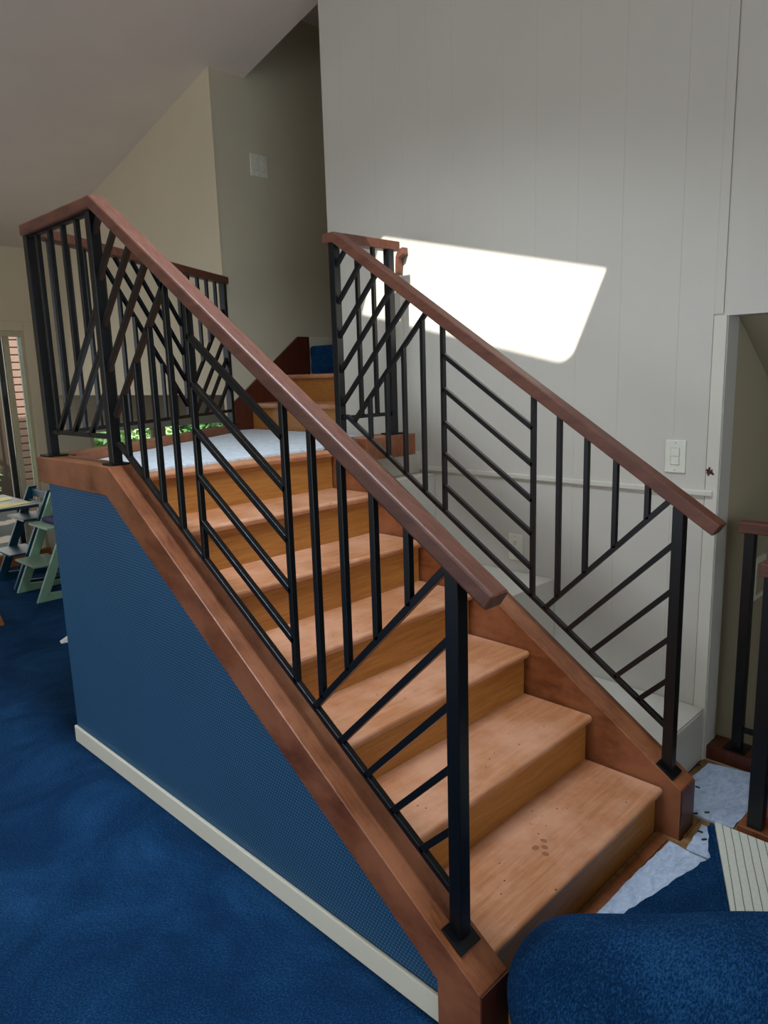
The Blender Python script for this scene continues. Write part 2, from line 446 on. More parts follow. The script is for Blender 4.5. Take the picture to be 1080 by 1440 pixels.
box('door_sill', (DX0, YD-0.07, 0.0), (DX1-0.001, YD-0.001, DZ0), 'sill', dr, 0.004)
box('glass_pane', (0.151, YD+0.028, DZ0), (1.084, YD+0.034, DZ1-0.051), 'glass', dr)
box('glass_pane', (1.136, YD+0.060, DZ0), (DX1-0.031, YD+0.066, DZ1-0.051), 'glass', dr)
for k, (a, b_) in enumerate(WX):
    w = box('window_%d' % (k+1), (a-0.06, YD-0.03, WZ1), (b_+0.06, YD-0.0005, WZ1+0.10), 'cream', None, 0.004); struct(w)
    box('window_frame', (a, YD, WZ0), (a+0.035, YD+0.07, WZ1-0.001), 'alu', w)
    box('window_frame', (b_-0.035, YD, WZ0), (b_, YD+0.07, WZ1-0.001), 'alu', w)
    box('glass_pane', (a+0.036, YD+0.03, WZ0), (b_-0.036, YD+0.036, WZ1-0.001), 'glass', w)

# upper stair hall
struct(box('wall_hall', (XW+0.121, 2.30, 0), (XE, 2.392, 4.25), 'switchwall'))
struct(box('ceiling_hall', (XW+0.151, 2.392, 4.15), (XE, YS, 4.25), 'ceil'))
struct(prism('wall_hall_header', [(2.393, ceil_z(2.393)), (YS-0.001, ceil_z(YS)), (YS-0.001, 4.25), (2.393, 4.25)], 0, XW, XW+0.15, 'ceil'))
struct(box('wall_hall_end', (4.6, 2.393, LZ), (4.7, YS-0.001, 4.149), 'switchwall'))
struct(prism('trim_6', [(2.36, ceil_z(2.39)-0.03), (2.43, ceil_z(2.43)-0.03), (2.43, ceil_z(2.43)), (2.36, ceil_z(2.36))], 0, XW-0.012, XW-0.0005, 'trim'))
struct(box('floor_upper', (2.262, 2.393, UZ-0.2), (4.6, YS-0.022, UZ), 'carpet'))
struct(box('baseboard_far', (2.232, YS-0.014, UZ+0.001), (4.6, YS-0.0005, UZ+0.085), 'cream'))

# blue wall under the stair, oblique wall under the landing, ivory baseboard
C1 = Vector((-0.09, 2.345)); C2 = Vector((1.494, 3.286))       # back guard line (x, y)
zb = lambda y: curb_z(y) - 0.135
pts = [(2.375, 0.0), (2.375, KZ-0.1155), (KY+0.035, KZ-0.1155), (0.0755, zb(0.0755)-0.0005), (0.0755, 0.0)]
struct(prism('wall_under_stairs', pts, 0, -0.118, -0.06, 'wallblue'))
bd = (C2-C1).normalized(); bn = Vector((-bd.y, bd.x))
def bpt(s_, o): p = C1 + bd*s_ + bn*o; return (p.x, p.y)
struct(prism('wall_under_landing', [bpt(0.02, 0.03), bpt(1.78, 0.03), bpt(1.78, -0.02), bpt(0.02, -0.02)], 2, 0, LZ-0.06, 'wallblue'))
bm = bmesh.new(); bm_box(bm, (-0.133, 0.062, 0.0), (-0.1185, 2.38, 0.082)); struct(make('baseboard_left', bm, 'baseb', None, 0.005))

# ================================================================= LOWER STAIRCASE
st = thing('staircase', 'open worn wooden staircase of seven risers with stained stringers, rising to a landing', 'staircase', (0.5, 0.0, 0.0))
TX0, TX1 = LCX1+0.001, 1.022
def tread_bm(y0, y1, z, x0, x1, t=0.03, r=0.014):
    bm = bmesh.new(); n = 6
    prof = [(y1, z-t), (y1, z)] + [(y0+r - r*math.sin(a), z-r + r*math.cos(a)) for a in [math.pi/2*i/n for i in range(n+1)]]
    prof += [(y0+0.003, z-t+0.004), (y0+0.008, z-t)]
    bm_prism(bm, prof, 0, x0, x1); return bm
for i in range(1, 7):
    y = (i-1)*RUN
    t_ = make('tread', tread_bm(y, y+RUN+0.030, i*RISE, TX0, TX1), 'tread', st)
    if i == 1: first = t_
for i in range(1, 8):
    y = (i-1)*RUN + 0.025
    box('riser', (TX0, y, (i-1)*RISE - (0.004 if i > 1 else -0.001)), (TX1, y+0.018, i*RISE-0.028), 'riser', st)
# paw print stain on the first tread
for (x, y, rx, ry) in ((0.452, 0.135, 0.010, 0.012), (0.478, 0.155, 0.009, 0.012), (0.425, 0.115, 0.010, 0.012), (0.43, 0.155, 0.014, 0.011)):
    bm = bmesh.new()
    vs = [bm.verts.new((x+rx*math.cos(a), y+ry*math.sin(a), RISE+0.0004)) for a in [2*math.pi*k/12 for k in range(12)]]
    bm.faces.new(vs); make('stain', bm, 'stain', first)
# landing: nosing board and deck
make('landing_nosing', tread_bm(6*RUN, 6*RUN+0.11, LZ, TX0, TX1), 'tread', st)
ld = [(LCX1+0.001, 6*RUN+0.111), (RCX0-0.002, 6*RUN+0.111), (XW-0.002, 1.78), (XW-0.002, 2.394), (1.68, 2.394), (1.68, YS-0.001), (XB-0.006, YS-0.001), bpt(1.70, -0.062), bpt(0.10, -0.062)]
prism('landing_deck', ld, 2, LZ-0.05, LZ-0.002, 'ply', st)
# curbs (stringer caps) with their newel foot, turning level at the landing
def curb(name, x0, x1, yend, deep=False):
    top = [(-0.062, curb_z(-0.062)), (KY, KZ), (yend, KZ)]
    bot = [(yend, KZ-0.115), (KY+0.035, KZ-0.115), (0.075, curb_z(0.075)-0.135), (0.075, 0.001), (-0.062, 0.001)]
    if deep: bot = [(yend, 0.70), (0.45, 0.001), (-0.062, 0.001)]
    return prism(name, top+bot, 0, x0, x1, 'curb', st, 0.003)
curb('stringer', LCX0, LCX1, 2.40)
curb('stringer', RCX0, RCX1, 1.775, True)
# skirt below the right stringer on the tread side, and below the left one
sk = [(0.076, 0.001), (0.076, curb_z(0.076)-0.136), (KY+0.035, KZ-0.116), (KY+0.035, 0.5)]
prism('stringer_skirt', [(0.076, 0.001), (1.70, 0.5), (1.70, KZ-0.14), (0.076, curb_z(0.076)-0.136)], 0, LCX1-0.02, LCX1-0.002, 'curb', st)
# thin, darker wood faces on the fronts of the newel feet
for x0, x1 in ((LCX0, LCX1), (RCX0, RCX1)):
    box('newel_face', (x0+0.002, -0.067, 0.001), (x1-0.002, -0.0625, curb_z(-0.062)-0.004), 'curbdark', st)
# back curb along the oblique edge, and the short curb to the white wall
prism('landing_curb', [bpt(0.07, 0.055), bpt(1.70, 0.055), bpt(1.70, -0.06), bpt(0.07, -0.06)], 2, LZ-0.09, KZ, 'curb', st, 0.003)
box('landing_curb', (RCX1+0.001, 1.615, LZ-0.06), (1.515, 1.775, KZ), 'curb', st, 0.003)

# ================================================================= UPPER FLIGHT
uf = thing('staircase', 'short upper flight of fir steps climbing from the landing below the double switch', 'staircase', (1.68, 2.86, LZ))
UX = 1.68
for i in range(1, 4):
    x = UX + (i-1)*RUN
    box('riser', (x, 2.395, LZ+(i-1)*RISE-(-0.001 if i == 1 else 0.004)), (x+0.018, YS-0.022, LZ+i*RISE-0.028), 'riser', uf)
for i in range(1, 3):
    x = UX + (i-1)*RUN - 0.025
    bm = tread_bm(x, x+RUN+0.030, LZ+i*RISE, 2.395, YS-0.022)
    for v in bm.verts: v.co = Vector((v.co.y, v.co.x, v.co.z))
    make('tread', bm, 'tread', uf)
skp = [(XB+0.015, LZ+0.001), (XB+0.015, 1.535), (2.127, 1.985), (2.231, 1.985), (2.231, LZ+0.001)]
prism('skirt_board', skp, 1, YS-0.0205, YS-0.0008, 'curbdark', uf, 0.002)
# blue carpet left on the top step
bm = bmesh.new()
prof = [(2.258, UZ-0.185)] + [(2.236-0.004*math.sin(k), UZ-0.185+0.02*k) for k in range(9)] + [(2.238, UZ+0.004), (2.250, UZ+0.014), (2.275, UZ+0.018), (4.55, UZ+0.018), (4.55, UZ+0.001), (2.258, UZ+0.001)]
bm_prism(bm, prof, 1, 2.396, YS-0.0225)
tag(make('stair_carpet', bm, 'carpet'), 'blue carpet still wrapping the top step of the short upper flight', 'carpet')

# ================================================================= RAILINGS
BW, PW = 0.019, 0.039
def rail_u(y): return 1.213 + 0.649*y          # underside of the sloping handrail
RT, RTH = 2.362, 0.046                          # level handrail top / thickness
def flatten_top(y): return min(rail_u(y)+0.055, RT)
def railing(root, X, ylow, yhigh, kink, low_end, diag, vcut, vfull, hz, wcut, e, brail):
    """one stair railing in the plane x = X (the measured pattern of bars)"""
    br = lambda y: brail + 0.663*y
    rod = lambda n, y0, z0, y1, z1, w=BW: bar(n, (X, y0, z0), (X, y1, z1), w, w, 'black', root, (1, 0, 0), 0.0015)
    for y, zt, zb_ in ((ylow, rail_u(ylow)+0.006, curb_z(ylow)), (yhigh, RT-RTH+0.0, KZ)):
        p = bar('post', (X, y, zb_+0.004), (X, y, zt), PW, PW, 'black', root, (1, 0, 0), 0.002)
        s_ = 0.675 if y < 1 else 0.0
        d = Vector((0, 1, s_)).normalized(); n = Vector((0, -d.z, d.y)); c = Vector((X, y, curb_z(y))) + n*0.0045
        bar('base_plate', c-d*0.039, c+d*0.039, 0.080, 0.007, 'black', p, (1, 0, 0), 0.001)
    rod('bottom_rail', ylow-0.0, br(ylow), yhigh-0.05, br(yhigh-0.05))
    rod('bottom_rail', yhigh-0.055, br(yhigh-0.052), yhigh, br(yhigh-0.052))
    for c, y0, y1 in diag: rod('diagonal_bar', y0, c-y0, y1, c-y1)
    for y, c in vcut: rod('baluster', y, br(y), y, c-y-0.004)
    for y in vfull: rod('baluster', y, br(y), y, rail_u(y)+0.004)
    ya, yb = vfull
    for z in hz: rod('sloping_bar', ya, z, yb, z-(ya-yb)*0.665)
    c1 = e[0]
    for y in wcut: rod('baluster', y, c1-y+0.004, y, rail_u(y)+0.004)
    for c in e:
        # from the bottom rail up to the lower post
        y0 = (c-brail)/1.663
        rod('diagonal_bar', y0, c-y0, ylow+0.01, c-ylow-0.01)

lr = thing('stair_railing', 'black steel railing with brown wooden handrail beside the blue wall, continuing around the landing', 'railing', (-0.09, 0.9, 0.24))
XLR = -0.093
railing(lr, XLR, 0.045, 1.737, 1.69, -0.07,
        [(3.965, 1.737, 1.655), (3.80, 1.737, 1.560), (3.632, 1.737, 1.458), (3.462, 1.737, 1.355), (3.27, 1.70, 1.253)],
        [(1.618, 3.27), (1.504, 3.27), (1.386, 3.27)], (1.134, 0.666),
        [1.838, 1.688, 1.537, 1.383, 1.228], [0.548, 0.430, 0.312, 0.194],
        [1.318, 1.136, 0.968, 0.800, 0.630], 0.345)
bar('baluster', (XLR, 1.264, 0.345+0.663*1.264), (XLR, 1.264, 2.04), BW, BW, 'black', lr, (1, 0, 0), 0.0015)
ky = (RT-0.055-1.213)/0.649
e1 = C2 + bd*0.02
sweep('handrail', [(XLR, -0.086, rail_u(-0.086)+0.055), (XLR, ky, RT), (XLR, 2.345, RT), (e1.x, e1.y, RT)], 0.062, RTH, 'rail', lr, 0.007)
# level part along x = const from the upper post to the corner post
Y1 = 2.345
p = bar('post', (XLR, Y1, KZ+0.004), (XLR, Y1, RT-RTH), PW, PW, 'black', lr, (1, 0, 0), 0.002)
box('base_plate', (XLR-0.044, Y1-0.05, KZ+0.001), (XLR+0.044, Y1+0.05, KZ+0.008), 'black', p, 0.001)
BR1 = 1.490
bar('bottom_rail', (XLR, 1.737, BR1), (XLR, Y1, BR1), BW, BW, 'black', lr, (1, 0, 0), 0.0015)
bar('top_rail', (XLR, 1.737, RT-RTH-0.006), (XLR, Y1, RT-RTH-0.006), BW, 0.010, 'black', lr, (1, 0, 0))
for y in (2.252, 2.122, 1.995, 1.869):
    bar('baluster', (XLR, y, max(BR1, 3.745-y)), (XLR, y, RT-RTH), BW, BW, 'black', lr, (1, 0, 0), 0.0015)
for c in (3.745, 3.590, 3.425):
    bar('diagonal_bar', (XLR, c-BR1, BR1), (XLR, 1.75, c-1.75), BW, BW, 'black', lr, (1, 0, 0), 0.0015)
# back part along the oblique landing edge (s = distance from the corner post)
LEN = (C2-C1).length
def bk(s_, z): p = C1 + bd*s_; return (p.x, p.y, z)
nside = (bn.x, bn.y, 0)
p = bar('post', bk(LEN-0.02, KZ+0.004), bk(LEN-0.02, RT-RTH), PW, PW, 'black', lr, nside, 0.002)
bar('base_plate', bk(LEN-0.065, KZ+0.0045), bk(LEN+0.02, KZ+0.0045), 0.085, 0.007, 'black', p, nside)
bar('bottom_rail', bk(0.0, BR1-0.01), bk(LEN-0.02, BR1-0.01), BW, BW, 'black', lr, nside, 0.0015)
def rodb(n, s0, z0, s1, z1): bar(n, bk(s0, z0), bk(s1, z1), BW, BW, 'black', lr, nside, 0.0015)
ZT = RT-RTH; BB = BR1-0.01
for s_ in (0.12, 0.24, 0.36): rodb('baluster', s_, BB, s_, ZT)
# falling diagonals in the middle bay, short balusters below the lowest one
SM = 1.235
for c in (3.25, 3.082, 2.928, 2.776): rodb('diagonal_bar', c-ZT, ZT, SM, c-SM)
for s_ in (0.50, 0.62, 0.74, 0.86, 0.98, 1.10): rodb('baluster', s_, BB, s_, 2.776-s_)
rodb('baluster', SM, BB, SM, ZT)
# rising diagonals by the wall with short balusters above
SE = LEN-0.02
for c in (0.335, 0.165, 0.02, -0.14): s0 = max(SM, BB-c); rodb('diagonal_bar', s0, s0+c, SE, SE+c)
for s_ in (1.352, 1.472, 1.590, 1.708): rodb('baluster', s_, s_+0.335, s_, ZT)

rr = thing('stair_railing', 'black steel railing with dark wooden handrail standing in front of the white plank wall', 'railing', (1.09, 0.9, 0.24))
XRR = 1.077
railing(rr, XRR, 0.005, 1.716, 1.69, -0.14,
        [(3.914, 1.711, 1.625), (3.742, 1.711, 1.524), (3.582, 1.711, 1.428), (3.416, 1.711, 1.332), (3.254, 1.711, 1.232), (3.092, 1.617, 1.136)],
        [(1.504, 3.092), (1.390, 3.092), (1.279, 3.092), (1.165, 3.092)], (1.050, 0.594),
        [1.772, 1.628, 1.484, 1.347, 1.205], [0.478, 0.361, 0.244, 0.122],
        [1.281, 1.109, 0.940, 0.764, 0.606], 0.393)
sweep('handrail', [(XRR, -0.14, rail_u(-0.14)+0.055), (XRR, ky, RT), (XRR, 1.765, RT)], 0.062, RTH, 'rail', rr)
# short level guard across to the plank wall
GX, GY = 1.425, 1.690
p = bar('post', (GX, GY, KZ+0.004), (GX, GY, RT-RTH), PW, PW, 'black', rr, (1, 0, 0), 0.002)
box('base_plate', (GX-0.05, GY-0.044, KZ+0.001), (GX+0.05, GY+0.044, KZ+0.008), 'black', p)
bar('bottom_rail', (XRR, GY, BR1), (GX, GY, BR1), BW, BW, 'black', rr, (0, 1, 0), 0.0015)
for x in (1.20, 1.31): bar('baluster', (x, GY, BR1), (x, GY, RT-RTH), BW, BW, 'black', rr, (0, 1, 0), 0.0015)
sweep('handrail', [(XRR+0.032, GY+0.02, RT-0.001), (GX+0.075, GY+0.02, RT-0.001)], 0.062, RTH, 'rail', rr)

# stairwell guards by the opening
g1 = thing('guard_railing', 'black stairwell guard on a dark wooden curb past the white wall end', 'railing', (1.73, -0.6, 0.0))
box('curb', (1.672, -1.6, 0.001), (1.80, 0.088, 0.062), 'curbdark', g1, 0.003)
for y in (-0.022, -1.5):
    p = box('post', (1.71, y-0.020, 0.068), (1.75, y+0.020, 1.016), 'black', g1, 0.002)
    box('base_plate', (1.69, y-0.045, 0.0625), (1.77, y+0.045, 0.0675), 'black', p)
bar('bottom_rail', (1.73, -0.02, 0.155), (1.73, -1.5, 0.155), BW, BW, 'black', g1)
for k in range(11): bar('baluster', (1.73, -0.145-0.118*k, 0.155), (1.73, -0.145-0.118*k, 1.016), BW, BW, 'black', g1)
bar('handrail', (1.73, 0.020, 1.040), (1.73, -1.56, 1.040), 0.062, 0.046, 'rail', g1, (1, 0, 0), 0.004)
g2 = thing('guard_railing', 'black square guard post with dark rail end rising beside the striped carpet backing', 'railing', (1.35, -0.26, 0.0))
box('curb', (1.195, -0.318, 0.001), (1.669, -0.205, 0.05), 'curb', g2, 0.003)
box('post', (1.205, -0.285, 0.051), (1.255, -0.235, 0.993), 'black', g2, 0.002)
bar('bottom_rail', (1.23, -0.26, 0.155), (1.669, -0.26, 0.155), BW, BW, 'black', g2, (0, 1, 0))
for k in range(3): bar('baluster', (1.345+0.115*k, -0.26, 0.155), (1.345+0.115*k, -0.26, 0.993), BW, BW, 'black', g2)
bar('handrail', (1.168, -0.26, 1.017), (1.690, -0.26, 1.017), 0.062, 0.046, 'rail', g2, (0, 1, 0), 0.004)

# ================================================================= WHITE STEPPED LEDGE
lg = thing('stepped_ledge', 'white painted ledge stepping up in three levels between the stringer and plank wall', 'ledge', (1.4, 0.1, 0.0))
for (y0, y1, z) in ((0.094, 0.8335, 0.245), (0.834, 1.5895, 0.688), (1.59, 1.785, 1.150)):
    box('ledge_block', (RCX1+0.0015, y0, 0.001), (XW-0.005, y1, z), 'white', lg, 0.002)
box('back_panel', (RCX1+0.0015, 1.70, 1.151), (XW-0.0015, 1.772, LZ-0.061), 'white', lg)
box('end_panel', (RCX1+0.02, 0.0895, 0.03), (XW-0.03, 0.0938, 0.235), 'white', lg)

# ================================================================= FELT, SUBFLOOR, CARPET
struct(prism('floor_subfloor', [(-0.03, 0.022), (1.032, 0.022), (1.032, -0.07), (1.16, -0.07), (1.16, 0.088), (1.655, 0.088), (1.655, -0.20), (1.19, -0.21), (0.9, -0.26), (0.2, -0.16), (-0.03, -0.10)], 2, 0.0005, 0.004, 'ply'))
def ragged(pts, amp=0.004, step=0.03):
    out = []
    for (x0, y0), (x1, y1) in zip(pts, pts[1:]+pts[:1]):
        n = max(1, int(math.hypot(x1-x0, y1-y0)/step))
        for k in range(n):
            t = k/n; j = amp if k else 0
            out.append((x0+(x1-x0)*t+random.uniform(-j, j), y0+(y1-y0)*t+random.uniform(-j, j)))
    return out
tag(prism('felt_underlay', ragged([(1.205, -0.045), (1.42, 0.045), (1.46, 0.065), (1.62, 0.055), (1.655, -0.10), (1.655, -0.19), (1.36, -0.19), (1.225, -0.185)]), 2, 0.0045, 0.012, 'felt'),
    'pale blue felt underlay piece lying between the white ledge and guard curb', 'underlay')
tag(prism('felt_underlay', ragged([(0.995, -0.045), (0.66, -0.030), (0.30, -0.026), (0.10, -0.05), (0.10, -0.16), (0.6, -0.20), (0.975, -0.20), (0.985, -0.105)], 0.003), 2, 0.0045, 0.013, 'felt'),
    'pale blue felt underlay strip along the foot of the bottom step', 'underlay')
tag(prism('felt_underlay', ragged([(0.990, -0.107), (1.17, -0.092), (1.17, -0.155), (0.995, -0.20)], 0.003), 2, 0.0045, 0.012, 'felt'),
    'small felt underlay scrap with loose staples in front of the right newel foot', 'underlay')
tag(prism('felt_underlay', ragged([(LCX1+0.01, 6*RUN+0.075), (1.02, 6*RUN+0.080), (1.03, 1.82), (1.62, 1.83), (1.62, 2.37), (1.66, 2.41), (1.66, 3.28), (1.545, 3.30), bpt(1.63, -0.075), bpt(0.12, -0.075)], 0.003, 0.05), 2, LZ+0.0005, LZ+0.011, 'feltw'),
    'large pale grey felt underlay spread over the stair landing', 'underlay')
# tack strips
tag(prism('tack_strip', [(0.15, -0.022), (1.0, -0.035), (1.0, 0.000), (0.15, 0.008)], 2, 0.0045, 0.012, 'curb'), 'rough wooden tack strip nailed along the bottom riser', 'tack strip')
tag(prism('tack_strip', [(1.06, -0.075), (1.19, -0.072), (1.21, -0.050), (1.165, 0.085), (1.152, 0.085), (1.152, -0.069), (1.06, -0.069)], 2, 0.0045, 0.011, 'ply'), 'pale tack strip wrapping the foot of the right newel', 'tack strip')
for k, (x, y) in enumerate(((1.40, 0.005), (1.225, -0.055), (1.26, -0.085), (1.09, -0.14), (1.12, -0.115), (1.58, 0.072))):
    bm = bmesh.new(); a = random.uniform(0, 3)
    bm_bar(bm, (x, y, 0.0145), (x+0.018*math.cos(a), y+0.018*math.sin(a), 0.0150), 0.006, 0.004)
    tag(make('debris', bm, 'dark'), 'tiny dark scrap lying on the felt underlay by the right newel', 'debris', 'dark scraps on the felt by the newel')

# peeled-back carpet: flat blue part and a folded flap showing striped backing
pc = thing('peeled_carpet', 'blue carpet peeled back beside the stairs, its folded flap showing striped ivory backing', 'carpet', (0.9, -0.5, 0.0))
prism('pile', ragged([(0.22, -0.045), (0.54, -0.097), (0.78, -0.145), (0.985, -0.192), (1.155, -0.118), (1.172, -0.125), (1.178, -0.80), (0.35, -0.85), (0.22, -0.50)], 0.004, 0.025), 2, 0.0135, 0.024, 'carpet', pc)
bm = bmesh.new()
fl = [(1.176, -0.134), (0.742, -0.345), (0.30, -0.56), (0.30, -0.95), (1.176, -0.95)]
top = [bm.verts.new((x, y, 0.040)) for x, y in fl]; bo = [bm.verts.new((x, y, 0.0245)) for x, y in fl]
bm.faces.new(top); bm.faces.new(bo[::-1])
for i in range(5): bm.faces.new((top[i], bo[i], bo[(i+1) % 5], top[(i+1) % 5]))
make('backing', bm, 'backing', pc, 0.003)
bar('pile_edge', (1.166, -0.128, 0.030), (0.735, -0.337, 0.030), 0.012, 0.012, 'carpet', pc)

# rolled carpet bulging up in front of the first step
bm = bmesh.new()
ax = Vector((math.sin(YAW), -math.cos(YAW), 0)); aw = Vector((math.cos(YAW), math.sin(YAW), 0))
R0 = 0.178; org = Vector((0.012, -0.243, 0.014)); NS, NR = 60, 48; L = 1.1
rings = []
for i in range(NS+1):
    t = i/NS
    s_ = -R0 + (L+R0)*t**1.3
    k = 1.0 if s_ > 0 else math.sqrt(max(0.0, 1-(s_/R0)**2))
    k = max(k, 0.02); ring = []
    for j in range(NR):
        a = 2*math.pi*j/NR
        rr_ = R0*k*(1+0.018*math.sin(5*s_+2*a)+0.012*math.sin(17*s_+a))
        c = org + ax*s_
        q = c + aw*(rr_*math.cos(a)) + Vector((0, 0, R0 + rr_*math.sin(a)))
        if q.z < 0.046: q.z = 0.046
        ring.append(bm.verts.new(q))
    rings.append(ring)
for A, B in zip(rings, rings[1:]):
    for j in range(NR): bm.faces.new((A[j], A[(j+1) % NR], B[(j+1) % NR], B[j]))
bm.faces.new(rings[0]); bm.faces.new(rings[-1][::-1])
tag(make('carpet_roll', bm, 'carpet', None, 0, True), 'thick rolled-up bulge of blue carpet lying in front of the bottom step', 'carpet')

# ================================================================= WALL FITTINGS
def wall_switch(name, label, cat, loc, w, h, axis, kind, toggles=1):
    """plate on a wall; axis 0: wall faces -x, axis 1: wall faces -y"""
    t = thing(name, label, cat, loc)
    x, y, z = loc
    def bx(n, a0, a1, z0, z1, d0, d1, mat, par, bev=0.0):
        if axis == 0: return box(n, (x-d1, y+a0, z+z0), (x-d0, y+a1, z+z1), mat, par, bev)
        return box(n, (x+a0, y-d1, z+z0), (x+a1, y-d0, z+z1), mat, par, bev)
    pl = bx('plate', -w/2, w/2, -h/2, h/2, 0.0006, 0.007, 'plate', t, 0.002)
    for k in range(toggles):
        c = (k-(toggles-1)/2)*0.052
        if kind == 'switch':
            bx('rocker_frame', c-0.0195, c+0.0195, -0.0365, 0.0365, 0.0071, 0.0076, 'alu', t)
            bx('rocker', c-0.017, c+0.017, -0.034, 0.0005, 0.0071, 0.0105, 'plate', t, 0.0012)
            bx('rocker', c-0.017, c+0.017, 0.0010, 0.034, 0.0071, 0.0125, 'plate', t, 0.0012)
        else:
            for zz in (-0.024, 0.024):
                f = bx('outlet_face', c-0.017, c+0.017, zz-0.017, zz+0.017, 0.0071, 0.0095, 'plate', t, 0.002)
                for s_ in (-0.006, 0.006): bx('slot', c+s_-0.0013, c+s_+0.0013, zz-0.003, zz+0.008, 0.0096, 0.0100, 'dark', f)
                bx('slot', c-0.0025, c+0.0025, zz-0.011, zz-0.006, 0.0096, 0.0100, 'dark', f)
    for zz in (-h*0.42, h*0.42): bx('screw', -0.003, 0.003, zz-0.003, zz+0.003, 0.0071, 0.0078, 'alu', t)
    return t
wall_switch('light_switch', 'ivory single rocker light switch on the white plank wall above the chair rail', 'light switch', (XW, 0.265, 1.322), 0.086, 0.136, 0, 'switch')
wall_switch('light_switch', 'ivory double rocker light switch on the greige wall above the upper flight', 'light switch', (1.872, YS, 3.122), 0.140, 0.142, 1, 'switch', 2)
wall_switch('wall_outlet', 'ivory electrical outlet low on the white plank wall behind the railing', 'outlet', (XW, 1.060, 0.815), 0.080, 0.135, 0, 'outlet')
t = thing('wall_plate', 'pale wall frame on the tan stairwell wall behind the guard', 'wall plate', (2.21, 0.089, 0.70))
box('frame', (2.15, 0.078, 0.60), (2.17, 0.0895, 0.80), 'plate', t); box('frame', (2.171, 0.078, 0.775), (2.29, 0.0895, 0.80), 'plate', t); box('frame', (2.171, 0.078, 0.60), (2.29, 0.0895, 0.62), 'plate', t)
# rust-coloured torn mark on the plank wall
bm = bmesh.new()
for a, l in ((0.3, 0.016), (1.3, 0.018), (2.4, 0.013), (3.6, 0.020), (4.9, 0.018), (5.6, 0.014)):
    cy, cz = 0.122, 1.268
    bm_bar(bm, (XW-0.003, cy+0.007*math.cos(a), cz+0.007*math.sin(a)), (XW-0.003, cy+l*math.cos(a+0.2), cz+l*math.sin(a+0.2)), 0.008, 0.004, (0, -math.sin(a), math.cos(a)))
bm_bar(bm, (XW-0.003, 0.113, 1.262), (XW-0.003, 0.131, 1.274), 0.012, 0.004, (0, 0, 1))
tag(make('torn_anchor', bm, 'rust'), 'small rust brown torn anchor mark on the white wall near its end', 'wall mark')
# leftover bracket of the old handrail on the plank wall
hb = thing('rail_bracket', 'short stub of old wooden rail bracket on the sunlit plank wall', 'bracket', (XW, 1.79, 2.25))
prism('bracket_arm', [(1.795, 2.22), (1.812, 2.22), (1.806, 2.31), (1.79, 2.345), (1.755, 2.355), (1.752, 2.32), (1.785, 2.30)], 0, XW-0.045, XW-0.0005, 'rail', hb, 0.003)
box('bracket_backboard', (XW-0.018, 1.80, 1.42), (XW-0.0005, 1.845, 2.30), 'white', hb)

# ================================================================= DINING CORNER
def trip_chair(label, mat, x0, yc, group):
    """high wooden chair with slanted sides; faces -x, vertex of the sides at x0"""
    t = thing('dining_chair', label, 'chair', (x0+0.2, yc, 0.0), group)
    W = 0.46; H = 0.80; lean = 0.36
    for s_ in (-1, 1):
        y = yc + s_*(W/2-0.016)
        prism('side_leg', [(x0, 0.0), (x0+0.075, 0.0), (x0+lean+0.075, H), (x0+lean, H)], 1, y-0.016, y+0.016, mat, t, 0.003)
        prism('floor_runner', [(x0+0.076, 0.0), (x0+0.48, 0.0), (x0+0.48, 0.03), (x0+0.085, 0.065)], 1, y-0.016, y+0.016, mat, t, 0.003)
    ix = W/2-0.033
    prism('seat', [(x0+0.15, yc-ix), (x0+0.44, yc-ix), (x0+0.44, yc+ix), (x0+0.15, yc+ix)], 2, 0.555, 0.575, mat, t, 0.004)
    prism('footrest', [(x0+0.01, yc-ix), (x0+0.27, yc-ix), (x0+0.27, yc+ix), (x0+0.01, yc+ix)], 2, 0.275, 0.293, mat, t, 0.004)
    for z in (0.66, 0.745):
        xx = x0 + lean*z/H + 0.055
        box('back_slat', (xx-0.012, yc-ix, z-0.032), (xx+0.012, yc+ix, z+0.032), mat, t, 0.004)
    box('stretcher', (x0+0.43, yc-ix, 0.004), (x0+0.47, yc+ix, 0.028), mat, t)
    return t
trip_chair('dark teal wooden chair with slanted sides pulled up to the table', 'teal', 0.62, 5.62, 'slant-sided dining chairs')
gc = trip_chair('sage green wooden chair with slanted sides beside the blue wall', 'green', 0.60, 5.06, 'slant-sided dining chairs')
bm = bmesh.new(); bm_box(bm, (0.84, 4.90, 0.5765), (1.01, 5.22, 0.612))
tag(make('seat_cushion', bm, 'purple', None, 0.012), 'flat purple cushion lying on the sage green chair', 'cushion')
tb = thing('dining_table', 'dark dining table standing by the garden door', 'table', (0.2, 5.7, 0.0))
box('tabletop', (-0.62, 5.28, 0.69), (0.86, 6.12, 0.715), 'tabledark', tb, 0.004)
for x in (-0.55, 0.30):
    for y in (5.36, 6.04): box('leg', (x-0.03, y-0.03, 0.0), (x+0.03, y+0.03, 0.689), 'tabledark', tb)
prism_p = prism('paper_sheet', [(0.40, 5.33), (0.62, 5.32), (0.895, 5.42), (0.70, 5.55), (0.40, 5.58)], 2, 0.7155, 0.718, 'paper')
tag(prism_p, 'yellow sheet of paper reaching over the table edge', 'paper')
tag(prism('paper_sheet', [(0.40, 5.66), (0.80, 5.72), (0.84, 5.90), (0.40, 5.98)], 2, 0.7155, 0.718, 'paper'), 'second yellow paper sheet lying farther back towards the garden door', 'paper')
so = thing('wooden_stool', 'oak stool with tapered legs standing on the blue carpet', 'stool', (0.06, 4.55, 0.0))
bm = bmesh.new(); bmesh.ops.create_cone(bm, cap_ends=True, segments=28, radius1=0.16, radius2=0.165, depth=0.03, matrix=Matrix.Translation((0.02, 4.62, 0.445))); make('seat', bm, 'oak', so, 0.004)
